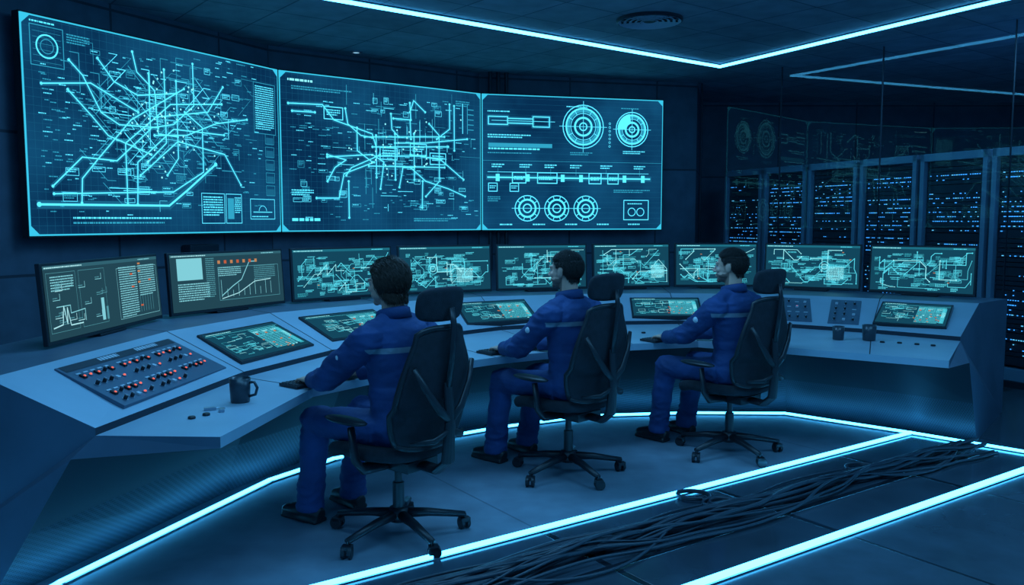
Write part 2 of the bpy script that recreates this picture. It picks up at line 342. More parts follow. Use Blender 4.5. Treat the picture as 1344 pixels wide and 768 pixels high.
# ------------------------------------------------------------------ screen artwork
class Art:
    def __init__(s,W,H,seed=0): s.W=W; s.H=H; s.p=[]; s.r=random.Random(seed)
    def cl(s,p): return (min(max(p[0],0),s.W),min(max(p[1],0),s.H))
    def poly(s,pts,m): s.p.append(([s.cl(p) for p in pts],m))
    def fill(s,x,y,w,h,m): s.poly([(x,y),(x+w,y),(x+w,y+h),(x,y+h)],m)
    def line(s,x0,y0,x1,y1,w,m):
        dx,dy=x1-x0,y1-y0; L=math.hypot(dx,dy)
        if L<1e-6: return
        nx,ny=-dy/L*w/2,dx/L*w/2; ex,ey=dx/L*w/2*.6,dy/L*w/2*.6
        s.poly([(x0-ex+nx,y0-ey+ny),(x0-ex-nx,y0-ey-ny),(x1+ex-nx,y1+ey-ny),(x1+ex+nx,y1+ey+ny)],m)
    def pl(s,pts,w,m,dots=False,glow=False):
        if glow:
            for a,b in zip(pts,pts[1:]): s.line(*a,*b,w*3.6,3)  # halo drawn into the picture as a wide dim line beneath
        for a,b in zip(pts,pts[1:]): s.line(*a,*b,w,m)
        if dots:
            for p in (pts[0],pts[-1]): s.disc(*p,w*1.1,m)
    def rect(s,x,y,w,h,t,m): s.pl([(x,y),(x+w,y),(x+w,y+h),(x,y+h),(x,y)],t,m)
    def ring(s,cx,cy,r,w,m,a0=0,a1=360,seg=28):
        n=max(3,int(seg*(a1-a0)/360))
        for i in range(n):
            p=math.radians(a0+(a1-a0)*i/n); q=math.radians(a0+(a1-a0)*(i+1)/n)
            s.poly([(cx+r*math.cos(p),cy+r*math.sin(p)),(cx+r*math.cos(q),cy+r*math.sin(q)),(cx+(r+w)*math.cos(q),cy+(r+w)*math.sin(q)),(cx+(r+w)*math.cos(p),cy+(r+w)*math.sin(p))],m)
    def disc(s,cx,cy,r,m,seg=10): s.poly([(cx+r*math.cos(2*math.pi*i/seg),cy+r*math.sin(2*math.pi*i/seg)) for i in range(seg)],m)
    def text(s,x,y,w,h,m,rows=1,gap=2.0,fillr=.8):
        for r in range(rows):
            yy=y-r*h*gap; xx=x; end=x+w*(1 if r<rows-1 else fillr)
            if yy<.005: break
            while xx<end:
                ww=s.r.uniform(.5,2.6)*h
                ww=min(ww,end-xx); s.fill(xx,yy,ww,h,m); xx+=ww+h*.45
    def build(s,name,mp,mats,parent=None):
        b=B()
        off={0:0,3:.0006,2:.0009,1:.0012,4:.0015,5:.0018,6:.0018}
        bg=[(0,0),(s.W,0),(s.W,s.H),(0,s.H)]
        for pts,m in [(bg,0)]+s.p:
            b.add([mp(p[0]/s.W,p[1]/s.H,off[m]) for p in pts],[tuple(range(len(pts)))],m)
        me=bpy.data.meshes.new(name); me.from_pydata([tuple(v) for v in b.v],[],b.f)
        for mm in mats: me.materials.append(mm)
        me.polygons.foreach_set('material_index',b.m); me.update()
        ob=bpy.data.objects.new(name,me); sc.collection.objects.link(ob)
        if parent: ob.parent=parent
        return ob
def planemap(o,ux,uy,n):
    return lambda a,b_,f: o+ux*a+uy*b_+n*(f+.001)
# ------------------------------------------------------------------ ROOM
ZC=3.35
def wallseg(name,p,q,z0=0,z1=ZC,th=.15,out=None,m=M_wall):
    p=V((*p,0)); q=V((*q,0)); d=(q-p); L=d.length; d.normalize()
    mw=Matrix.Translation(p)@Matrix(((d.x,0,-d.y,0),(d.y,0,d.x,0),(0,1,0,0),(0,0,0,1)))
    s=1 if out is None else out
    b=B(); b.box((L/2,(z0+z1)/2,s*th/2),(L,z1-z0,th)); return b.obj(name,m,mw=mw)
bb=B(); bb.box((.75,6,-.05),(15.5,17,.1)); bb.obj('floor',M_floor)
bb=B(); bb.box((.75,6,ZC+.05),(15.5,17,.1)); bb.obj('ceiling',M_ceil)
wallseg('wall_left',(-6.1,1.9),(-2.55,8.92))
wallseg('wall_left_rear',(-6.1,-2.5),(-6.1,1.9))
wallseg('wall_back_left',(-2.55,8.92),(-.42,10.62))
wallseg('wall_back',(-.42,10.62),(2.47,11.35))
wallseg('wall_server_room_left',(2.47,11.35),(2.95,13.2))
wallseg('wall_server_room_back',(2.95,13.2),(8.3,13.2))
wallseg('wall_right',(8.3,13.2),(8.3,6))
wallseg('baseboard_back',(-.40,10.60),(2.47,11.33),0,.12,-.02,m=M_dark)
wallseg('baseboard_left',(-6.08,1.9),(-2.53,8.90),0,.12,-.02,m=M_dark)
gd=V((.5,-.866,0)); g0=V((2.47,11.23,0)); gn=V((-.866,-.5,0))
bb=B(); L=6.9
p0=g0; p1=g0+gd*L
bb.add([p0+V((0,0,.05)),p1+V((0,0,.05)),p1+V((0,0,ZC)),p0+V((0,0,ZC))],[(0,1,2,3)])
win=bb.obj('window_1',M_glass)
bb=B()
for k in range(0,6):
    c=g0+gd*(k*1.35+.05)
    bb.box((0,0,0),(.006,.02,ZC-.06),M=Matrix.Translation(c+V((0,0,ZC/2)))@Matrix.Rotation(math.atan2(gd.y,gd.x),4,'Z'))
bb.box((0,0,0),(L,.05,.06),M=Matrix.Translation(g0+gd*L/2+V((0,0,.03)))@Matrix.Rotation(math.atan2(gd.y,gd.x),4,'Z'))
bb.obj('trim_1',M_dark)
def flat(name,pts,z,m):
    b=B(); b.add([(x,y,z) for x,y in pts],[tuple(range(len(pts)))]); b.obj(name,m)
flat('floor_cable_trench',[(-3.06,1.81),(2.857,5.90),(3.51,5.27),(-1.5,1.81)],.003,M_chan)
flat('floor_raised_tiles',[(-1.5,1.81),(3.51,5.27),(2.857,5.9),(3.4,6.35),(4.1,8.45),(6.0,5.2),(6.0,1.81)],.002,M_tile)
def strip(name,pts,w=.03,h=.018,z=.003,m=M_led):
    b=B()
    for a,c in zip(pts,pts[1:]):
        a=V((*a,0)); c=V((*c,0)); d=(c-a); Ln=d.length; ang=math.atan2(d.y,d.x)
        b.box((0,0,0),(Ln+w*.8,w,h),M=Matrix.Translation((a+c)/2+V((0,0,z+h/2)))@Matrix.Rotation(ang,4,'Z'))
        b.box((0,0,0),(Ln+w*.8,w+.02,h*.3),1,M=Matrix.Translation((a+c)/2+V((0,0,z+h*(.15 if z<1 else .9))))@Matrix.Rotation(ang,4,'Z'))
    return b.obj(name,[m,M_metal])
strip('floor_led_strip',[(-2.6,2.13),(2.857,5.90)],w=.026)
strip('floor_led_strip',[(-1.0,2.17),(3.51,5.27)],w=.034)
strip('floor_led_strip',[(-2.0,2.9),(-1.90,3.41),(-1.42,4.80),(-1.14,5.24),(-.7,5.62),(-.1,6.05),(.6,6.42),(1.4,6.52),(2.15,6.50),(2.857,5.9),(3.51,5.27)],w=.020)
strip('ceiling_led_strip',[(-2.85,5.97),(2.445,10.05),(5.3,4.6)],w=.05,h=.024,z=ZC-.03,m=M_ledc)
bb=B()
Mv=Matrix.Translation((1.25,7.8,ZC))@Matrix.Rotation(math.radians(37),4,'Z')
for r in (.06,.11,.16,.21,.26): bb.lathe([(r,-.012),(r+.022,-.03),(r+.026,-.026),(r+.004,-.006)],0,32,Mv)
for k in range(12):
    bb.box((.16,0,-.012),(.26,.012,.012),1,Mv@Matrix.Rotation(k*math.pi/6,4,'Z'))
bb.lathe([(.0,-.02),(.05,-.025),(.055,0)],1,24,Mv); bb.lathe([(.30,0),(.30,-.02),(.285,-.03),(.285,0)],1,40,Mv)
bb.obj('ceiling_air_vent',[mat('vent_paint',(.5,.6,.7),.5),M_dark])
bb=B(); bb.lathe([(.07,0),(.07,-.012),(.045,-.015),(.04,0)],0,28); bb.lathe([(0,-.006),(.04,-.006)],1,28)
bb.obj('recessed_downlight',[M_metal,em('lamp_lens',(.3,.6,.8),1.5)],mw=Matrix.Translation((-1.69,9.28,ZC)))
bb=B()
for k in range(3): bb.tube([(-.27+k*.1,10.52+k*.03,.9),(-.27+k*.1,10.52+k*.03,ZC)],.025,seg=10)
bb.obj('wall_conduit_pipes',M_dark)
bb=B(); bb.box((0,0,0),(.35,.12,1.3)); bb.obj('wall_cable_riser',M_dark,mw=Matrix.Translation((-2.95,7.95,.65))@Matrix.Rotation(math.radians(63),4,'Z'),bevel=.01)
# ------------------------------------------------------------------ WALL DISPLAYS
SB,SH=1.41,1.66
S=[(-3.65,6.34),(-2.41,8.78),(-.38,10.40),(1.96,11.0)]
def display(name,p,q,art,inset=.012):
    p=V((*p,SB)); q=V((*q,SB)); d=q-p; W=d.length; d.normalize(); n=V((d.y,-d.x,0))
    root=empty(name,Matrix.Translation((p+q)/2))
    b=B(); 
    M=Matrix(((d.x,-n.x,0,p.x),(d.y,-n.y,0,p.y),(0,0,1,SB),(0,0,0,1)))
    def ch(ob): ob.parent=root; ob.matrix_parent_inverse=root.matrix_world.inverted()
    b.box((W/2,.045,SH/2),(W-.012,.08,SH+.03),0,M); ch(b.obj('housing',M_bezel,bevel=.004))
    b=B(); t=.012
    for c,s_ in (((W/2,-.002,t/2),(W-.02,.008,t)),((W/2,-.002,SH-t/2),(W-.02,.008,t)),((.01+t/2,-.002,SH/2),(t,.008,SH)),((W-.01-t/2,-.002,SH/2),(t,.008,SH))): b.box(c,s_,0,M)
    ch(b.obj('edge_light',E_edge))
    for cx,sx in ((0.015,1),(W-.015,-1)):
        for cz,sz in ((.0,1),(SH,-1)):
            b=B(); b.add([(cx,-.009,cz),(cx+sx*.08,-.009,cz),(cx,-.009,cz+sz*.08)],[(0,1,2)],0,M); ch(b.obj('corner_bracket',E_edge))
    ch(art.build('picture',planemap(p+d*.02+V((0,0,.012))+n*.006,d*(W-.04),V((0,0,SH-.024)),n),BIG))
def boxes(A,n,x0,x1,y0,y1):
    r=A.r
    for k in range(n):
        x=r.uniform(x0,x1); y=r.uniform(y0,y1); w=r.uniform(.05,.13); h=r.uniform(.03,.07)
        A.rect(x,y,w,h,.004,r.choice([1,2])); A.text(x+.008,y+h-.016,w-.016,.008,r.choice([1,2]),max(1,int(h/.02)),2)
A=Art(2.7,1.64,1); r=A.r
def c1(x,y):
    a=(x-44)/326; top=22+75*a; bot=310-5*a; v=(y-top)/(bot-top); u=a*.722/(1-.278*a)
    return (u*2.7,(1-v)*1.64)
def PL1(pts,w=.011,m=1,d=True): A.pl([c1(*p) for p in pts],w,m,d,True)
for k in range(26): A.line(0,k*.065,2.7,k*.065,.0015,3)
for k in range(42): A.line(k*.065,0,k*.065,1.64,.0015,3)
for L_ in [[(75,246),(115,208),(160,213),(205,172),(205,100)],[(103,82),(120,102),(142,150),(165,166),(215,170)],[(185,72),(190,98),(212,122),(215,178),(240,182)],
    [(262,88),(262,142),(235,166),(205,170)],[(112,268),(114,236),(136,210),(180,160),(250,120)],[(172,270),(172,190),(232,140),(298,140)],[(190,232),(240,188),(300,205),(320,245)],
    [(76,256),(232,254),(272,228),(272,170),(250,150)],[(330,160),(290,165),(252,180),(210,180)],[(66,112),(130,112),(190,150)],[(100,120),(130,155),(150,180),(205,205)],[(140,80),(160,110),(190,128),(240,126)],
    [(225,95),(225,190),(200,215)],[(240,110),(240,210),(225,232)],[(300,118),(280,150),(215,156)],[(185,270),(187,215),(235,172),(300,180)]]: PL1(L_)
PL1([(56,270),(226,272),(250,252),(288,218)],.018); 
for k in range(190):
    x=r.gauss(215,48); y=r.gauss(165,42)
    if not(60<x<350 and 80<y<280): continue
    p=c1(x,y); l=r.uniform(.05,.35)
    dd=r.choice([(1,0),(0,1),(.7,.7),(.7,-.7)])
    A.pl([p,(p[0]+dd[0]*l,p[1]+dd[1]*l),(p[0]+dd[0]*l+r.choice([-.08,.08]),p[1]+dd[1]*l)],r.choice([.003,.005,.007]),r.choice([1,2,2,2]))
for k in range(360):
    x=r.uniform(60,345); y=r.uniform(80,285) if r.random()<.6 else r.gauss(165,35)
    p=c1(x,min(max(y,60),292)); A.text(p[0],p[1],r.uniform(.03,.1),.008,r.choice([1,2,2]),1)
for k in range(60):
    p=c1(r.gauss(225,30),r.gauss(165,30)); A.disc(*p,.009,4,8)
boxes(A,16,.1,1.5,.2,.6); boxes(A,14,.4,2.2,1.0,1.5)
A.rect(.06,1.28,.27,.30,.006,2); A.ring(.195,1.43,.08,.012,1); A.ring(.195,1.43,.05,.006,2)
for k in range(6): A.line(.08,1.31+k*.045,.31,1.31+k*.045,.002,2)
A.text(.06,1.6,.25,.012,1); A.text(.36,1.55,.2,.010,2,4)
x=2.36; A.rect(x,.98,.3,.5,.005,2); A.text(x+.02,1.44,.26,.01,1,20,2.2); 
for k in range(5): A.rect(x+.15,.86-k*.13+.02,.12,.1,.004,2); A.fill(x+.16,.875-k*.13,.1,.07,3)
A.rect(1.66,.08,.28,.28,.006,1); A.rect(1.96,.08,.2,.28,.006,1); A.text(1.68,.32,.24,.012,1,8,2.); A.fill(1.98,.12,.08,.2,2); A.text(2.07,.32,.08,.01,1,8)
A.rect(2.28,.12,.34,.2,.006,1); A.ring(2.45,.2,.05,.006,1,0,180); A.line(2.32,.19,2.58,.19,.008,1); A.text(2.3,.14,.28,.01,1)
A.text(.35,.12,1.2,.014,1); A.text(.35,.08,1.1,.014,2)
A.line(0,.82,2.7,.82,.008,0)
display('wall_display_screen',S[0],S[1],A)
A=Art(2.56,1.64,2); r=A.r
def c2(x,y):
    a=(x-370)/262; top=97+30*a; bot=305-2*a; v=(y-top)/(bot-top); u=a*.845/(1-.155*a)
    return (u*2.56,(1-v)*1.64)
for k in range(26): A.line(0,k*.065,2.56,k*.065,.0015,3)
for k in range(40): A.line(k*.065,0,k*.065,1.64,.0015,3)
for L_ in [[(380,138),(425,140),(440,160),(490,178),(495,195)],[(385,148),(415,150)],[(455,145),(458,165),(475,180),(490,183)],[(518,158),(540,160),(541,185)],[(430,205),(455,212),(440,222),(430,240)],
   [(455,232),(462,222),(490,210),(500,205)],[(415,262),(445,262),(452,230),(492,215)],[(515,152),(516,172),(525,182)],[(592,140),(592,172),(575,185)],[(598,142),(598,200)],[(565,165),(578,180),(578,240),(560,260)],
   [(610,238),(580,212),(540,205)],[(615,185),(560,190),(520,190)],[(500,250),(505,215),(490,205),(430,208)],[(525,248),(530,222),(545,222)],[(555,275),(556,240)],[(540,150),(545,135),(560,150)],[(480,182),(585,182)],[(490,195),(590,195)],[(495,207),(560,207)],[(485,220),(585,222)],
   [(495,180),(495,235)],[(520,178),(520,238)],[(545,178),(545,238)],[(470,170),(470,200),(490,215)],[(458,288),(458,240)],[(540,138),(541,160)],[(612,260),(590,250),(560,240),(540,222)]]:
    A.pl([c2(*p) for p in L_],.012,1,True,True)
for k in range(110):
    x=r.gauss(528,42); y=r.gauss(205,30)
    p=c2(min(max(x,385),620),min(max(y,140),280)); l=r.uniform(.05,.3); dd=r.choice([(1,0),(0,1)])
    A.line(*p,p[0]+dd[0]*l,p[1]+dd[1]*l,r.choice([.003,.006]),r.choice([1,2,2]))
for x,y in [(427,152),(540,200),(566,212),(500,205)]:
    p=c2(x,y); A.rect(p[0],p[1]-.05,.22,.13,.010,1); A.text(p[0]+.03,p[1]+.04,.16,.012,1,3)
for k in range(220):
    p=c2(r.uniform(380,625),r.uniform(135,292)); A.text(*p,r.uniform(.03,.12),.008,r.choice([1,2,2]))
for k in range(40):
    p=c2(r.gauss(528,35),r.gauss(205,22)); A.disc(*p,.010,4,8)
boxes(A,14,.1,.9,.25,.7); boxes(A,12,1.6,2.3,.2,.6); boxes(A,8,.9,2.1,1.25,1.45)
A.text(.08,1.56,.35,.022,4); A.text(.12,1.5,.7,.012,2,2)
A.text(2.2,1.52,.2,.012,2,3); 
for k in range(5): A.line(2.38,1.2+k*.06,2.46,1.2+k*.06,.01,2)
A.line(2.37,1.15,2.37,1.5,.01,2); A.line(2.3,1.15,2.3,1.5,.01,1)
A.text(.1,.1,.4,.03,1); A.text(1.6,.12,.6,.012,2,2); A.line(0,.82,2.56,.82,.008,0)
A.text(.1,.42,.25,.012,1,3); A.text(1.55,.3,.12,.012,2,2)
display('wall_display_screen',S[1],S[2],A)
A=Art(2.38,1.64,3); r=A.r
def c3(x,y): return ((x-634)/234*2.38,(1-(y-131)/172)*1.64)
def L3(pts,w=.012,m=1): A.pl([c3(*p) for p in pts],w,m,False,w>.01)
for k in range(25): A.line(0,k*.067,2.38,k*.067,.0015,3)
L3([(641,158),(665,158),(665,168),(641,168),(641,158)]); L3([(697,157),(718,157),(718,170),(697,170),(697,157)]); L3([(665,160),(697,160)]); L3([(665,166),(697,166)]); L3([(645,163),(725,163)],.006)
A.text(*c3(640,152),.35,.014,1); A.text(*c3(640,182),.55,.014,1,2); A.fill(*c3(641,197),.82,.05,2); A.text(*c3(641,200),.82,.02,1); A.text(*c3(640,205),.7,.012,2)
for (x,y,R) in ((762,168,27),(827,170,22)):
    cx,cy=c3(x,y); R=R*.0102
    for q,w in ((1,.012),(.86,.022),(.62,.008),(.45,.025),(.2,.015)): A.ring(cx,cy,R*q-w,w,1)
    A.ring(cx,cy,R*.66,.03,2)
    A.line(cx-R*1.15,cy,cx+R*1.15,cy,.006,1); A.line(cx,cy-R*1.15,cx,cy+R*1.15,.006,1)
    for k in range(12):
        a=k*math.pi/6; A.line(cx+R*.62*math.cos(a),cy+R*.62*math.sin(a),cx+R*.85*math.cos(a),cy+R*.85*math.sin(a),.008,1)
cx,cy=c3(827,170); A.ring(cx,cy,.10,.1,1,100,180)
A.text(*c3(740,143),.35,.012,1); A.text(*c3(812,143),.3,.012,2); A.text(*c3(745,203),.3,.012,2,2); A.text(*c3(815,200),.3,.012,1,2)
for k in range(7): A.ring(*c3(797,193-k*5),.01,.005,1,seg=8)
L3([(640,236),(852,236)],.018); L3([(640,229),(850,229)],.006)
for x,w in ((671,17),(703,25),(770,16),(795,14)): 
    p=c3(x,243); A.rect(p[0],p[1],w*.0102,.13,.012,1); A.text(p[0]+.02,p[1]+.07,w*.009,.014,1,2)
for x in (650,688,733,757,815,840):
    p=c3(x,241); A.fill(p[0],p[1],.05,.09,1)
for x in (645,680,712,745,785,830):
    p=c3(x,220); A.text(*p,.16,.014,1,2); A.line(p[0]+.08,p[1]-.04,p[0]+.08,p[1]-.12,.004,2)
for x in (641,668): 
    p=c3(x,254); A.rect(p[0],p[1],.11,.10,.01,1); A.text(p[0]+.015,p[1]+.06,.08,.012,1,2)
for x in (690,728,766):
    cx,cy=c3(x,276)
    for q,w in ((.165,.012),(.12,.024),(.06,.016)): A.ring(cx,cy,q-w,w,1)
    A.line(cx-.2,cy,cx+.2,cy,.006,1)
    for k in range(10):
        a=k*math.pi/5; A.line(cx+.12*math.cos(a),cy+.12*math.sin(a),cx+.16*math.cos(a),cy+.16*math.sin(a),.010,1)
p=c3(817,291); A.rect(*p,.34,.25,.010,1); A.ring(p[0]+.11,p[1]+.1,.045,.010,1); A.ring(p[0]+.23,p[1]+.1,.045,.010,1); A.text(p[0]+.05,p[1]+.2,.25,.012,1)
A.text(*c3(803,252),.5,.012,2,2); A.text(*c3(640,262),.16,.012,2,3)
for k in range(5): A.text(*c3(655+k*42,298),.2,.016,1)
A.line(0,.855,2.38,.855,.010,0); A.line(0,.845,2.38,.845,.004,2)
display('wall_display_screen',S[2],S[3],A)
# ------------------------------------------------------------------ CONTROL DESK
F=[(-1.135,3.2),(-1.0,4.15),(-.62,4.66),(-.1,5.1),(.35,5.38),(.82,5.66),(1.3,5.80),(1.79,5.52),(2.25,5.22),(2.62,4.97)]
Bs=[(-2.08,3.2),(-1.62,4.6),(-1.27,5.37),(-.80,5.78),(-.16,6.2),(.58,6.55),(1.4,6.64),(2.2,6.62),(2.72,6.2),(3.22,5.7)]
J=[(-1.63,3.22),(-1.44,4.44),(-1.13,5.2),(-.62,5.86),(-.08,6.38),(.57,6.68),(1.35,6.76),(2.14,6.55),(2.68,6.2),(3.13,5.8)]
T=[(-2.06,3.25),(-1.93,4.65),(-1.62,5.58),(-1.0,6.28),(-.25,6.8),(.6,7.05),(1.35,7.13),(2.25,7.0),(2.92,6.62),(3.5,6.25)]
K=[(-2.6,3.3),(-2.5,4.95),(-2.05,6.05),(-1.3,6.8),(-.4,7.3),(.5,7.6),(1.4,7.85),(2.45,7.8),(3.2,7.15),(3.92,6.6)]
ZD,ZT=.69,.91
desk=empty('control_desk',Matrix.Translation((.5,5.5,0)))
def dk(b,name,mats,**k):
    ob=b.obj(name,mats,**k); ob.parent=desk; ob.matrix_parent_inverse=desk.matrix_world.inverted(); return ob
def lp(a,b,t): return (a[0]+(b[0]-a[0])*t,a[1]+(b[1]-a[1])*t)
U=[lp(F[i],Bs[i],.62) for i in range(10)]; Bm=[lp(U[i],Bs[i],.5) for i in range(10)]
def stripf(b,P,zp,Q,zq,m):
    for i in range(9): b.add([(*P[i],zp),(*P[i+1],zp),(*Q[i+1],zq),(*Q[i],zq)],[(0,1,2,3)],m)
b=B(); stripf(b,F,ZD,J,ZD,0); stripf(b,F,ZD,F,ZD-.045,0); stripf(b,J,ZD,J,ZD+.03,2); 
stripf(b,J,ZD+.03,T,ZT,0); stripf(b,T,ZT,K,ZT,1); stripf(b,K,ZT,K,0,1); stripf(b,F,ZD-.045,U,.6,1); stripf(b,U,.6,Bm,.30,3); stripf(b,Bm,.30,Bs,0,4)
for i in (0,9):
    b.add([(*F[i],ZD),(*J[i],ZD),(*J[i],ZD+.03),(*T[i],ZT),(*K[i],ZT),(*K[i],0),(*Bs[i],0),(*Bm[i],.3),(*U[i],.6),(*F[i],ZD-.045)],[tuple(range(10))],1)
dk(b,'body',[M_desk,M_desk2,M_dark,M_dark,M_perf])
def sl(u,v,off=0):
    i=min(int(u),8); t=u-i
    a=V((*lp(T[i],T[i+1],t),ZT)); c=V((*lp(J[i],J[i+1],t),ZD+.03))
    return a.lerp(c,v)
b=B()
for i in range(1,9):
    for P,zp,Q,zq in ((F,ZD,J,ZD),(J,ZD+.03,T,ZT),(T,ZT,K,ZT)):
        p=V((*P[i],zp)); q=V((*Q[i],zq)); al=(V((*F[i+1],0))-V((*F[i-1],0))).normalized()*.003
        b.add([p-al+V((0,0,.0012)),p+al+V((0,0,.0012)),q+al+V((0,0,.0012)),q-al+V((0,0,.0012))],[(0,1,2,3)])
dk(b,'module_seams',M_seam)
def slopepanel(name,u0,u1,v0,v1,art=None,mats=None,th=.012,pm=M_bezel):
    tl,tr,bl,br=sl(u0,v0),sl(u1,v0),sl(u0,v1),sl(u1,v1)
    ctr=(tl+tr+bl+br)/4; ux=((tr-tl)+(br-bl))/2; uy=((tl-bl)+(tr-br))/2
    n=ux.cross(uy).normalized()
    if n.z<0:n=-n
    def mp(a,bb_,f,inset=0): 
        return ctr+ux*(a-.5)+uy*(bb_-.5)+n*f
    need=0
    for i in range(13):
        for j in range(9):
            a,c=i/12,j/8; s_=sl(u0+(u1-u0)*a,v1+(v0-v1)*c); need=max(need,(s_-mp(a,c,0)).dot(n))
    low=need+.02; th=need+th
    b=B(); lo=[mp(0,0,-low),mp(1,0,-low),mp(1,1,-low),mp(0,1,-low)]; hi=[mp(0,0,th),mp(1,0,th),mp(1,1,th),mp(0,1,th)]
    b.add(lo+hi,[(0,1,2,3),(4,5,6,7),(0,1,5,4),(1,2,6,5),(2,3,7,6),(3,0,4,7)])
    dk(b,name+'_housing',pm,bevel=.003)
    if art:
        ob=art.build(name+'_picture',lambda a,c,f: mp(.025+.95*a,.05+.9*c,th+.001+f),mats)
        ob.parent=desk; ob.matrix_parent_inverse=desk.matrix_world.inverted()
    return (lambda a,c,f: mp(a,c,f+th-.006)),n
def consoleart(W,H,seed):
    A=Art(W,H,seed); r=A.r
    A.text(.02,H-.02,W*.4,.006,4); A.line(0,H-.03,W,H-.03,.002,1)
    for k in range(14):
        x=.02+r.random()*W*.4; y=.04+r.random()*(H-.1); A.rect(x,y,r.uniform(.03,.1),r.uniform(.015,.04),.002,r.choice([1,2,4]))
        A.text(x,y-.008,.06,.004,1)
    for k in range(12):
        x=r.uniform(.02,W*.5); y=r.uniform(.03,H-.05); x2=x+r.uniform(.03,.12); A.pl([(x,y),(x2,y),(x2,y+r.uniform(-.04,.04))],.0025,r.choice([1,4]))
    A.text(W*.55,H-.045,W*.4,.005,1,int((H-.06)/.011),2.2)
    for k in range(3):
        A.rect(W*(.56+.13*k),H*.62,W*.1,H*.2,.002,1); A.fill(W*(.57+.13*k),H*.66,W*.03,H*.05,r.choice([5,6,2])); A.text(W*(.565+.13*k),H*.76,W*.08,.005,4,2,1.7)
    A.fill(W*.9,.03,W*.06,H*.7,2); A.text(W*.905,H*.6,W*.05,.006,4,6)
    for k in range(16): A.fill(r.uniform(.5,.93)*W,r.uniform(.04,.5)*H,.016,.009,r.choice([5,6,6,4]))
    return A
slopepanel('touch_display',1.10,1.88,.22,.86,consoleart(.72,.3,11),TEAL)
slopepanel('touch_display',2.12,2.86,.2,.85,consoleart(.72,.3,12),TEAL)
slopepanel('touch_display',3.62,4.42,.2,.9,consoleart(.6,.28,13),TEAL)
slopepanel('touch_display',5.52,6.25,.2,.9,consoleart(.6,.28,14),TEAL)
slopepanel('touch_display',8.02,8.80,.15,.85,consoleart(.6,.28,15),TEAL)
mp,n=slopepanel('button_plate',.22,.93,.14,.88,pm=M_plate,th=.006)
b=B()
def put(a,c,kind):
    p=mp(a,c,.006); z=n; x=(mp(a+.01,c,.006)-p).normalized(); y=z.cross(x)
    M=Matrix(((x.x,y.x,z.x,p.x),(x.y,y.y,z.y,p.y),(x.z,y.z,z.z,p.z),(0,0,0,1)))
    if kind==0:
        b.lathe([(.0,.002),(.013,.002),(.013,0)],2,14,M); b.lathe([(.009,0),(.008,.018),(.006,.02),(0,.02)],0,14,M); b.box((0,0,.021),(.003,.014,.004),3,M)
    elif kind==1:
        b.lathe([(.0105,0),(.0105,.006),(.008,.006)],2,14,M); b.lathe([(.0065,.004),(.005,.010),(0,.011)],1,14,M)
    elif kind==2: b.box((0,0,.002),(.030,.009,.003),3,M)
    elif kind==3: b.box((0,0,.004),(.02,.03,.01),0,M); b.box((0,-.005,.01),(.007,.009,.005),1,M)
    elif kind==4: b.box((0,0,.004),(.020,.020,.012),3,M)
rr=random.Random(5)
for gx in (.06,.38,.70):
    for row,cy in enumerate((.70,.50,.26,.10)):
        if gx>.6 and row==3: continue
        for k in range(5):
            a=gx+k*.054
            if row%2==0: put(a,cy,[3,1,3,0,3][(k+row)%5]); put(a,cy+.075,2)
            else: put(a,cy,[0,0,4,0,1][(k*2+row)%5])
dk(b,'knobs_and_indicators',[M_black,M_red,M_metal,M_white],smooth=False)
b=B()
for a0,a1 in ((.30,.46),(.62,.82)):
    k=a0
    while k<a1:
        w=rr.uniform(.008,.022); b.add([mp(k,.90,.009),mp(k+w,.90,.009),mp(k+w,.97,.009),mp(k,.97,.009)],[(0,1,2,3)]); k+=w+.006
b.add([mp(.02,.86,.0075),mp(.98,.86,.0075),mp(.98,.99,.0075),mp(.02,.99,.0075)],[(0,1,2,3)],1)
dk(b,'label_strip',[M_white,M_dark])
for (u0,u1,sd) in ((7.02,7.32,3),(7.52,7.84,4)):
    mp,n=slopepanel('button_plate',u0,u1,.12,.9,pm=M_plate,th=.005)
    b=B(); rr=random.Random(sd)
    for i in range(3):
        for j in range(4): put(.2+i*.3,.15+j*.22,rr.choice([0,0,0,4,2]))
    put(.5,.6,1)
    dk(b,'knobs_and_indicators',[M_black,M_red,M_metal,M_white])
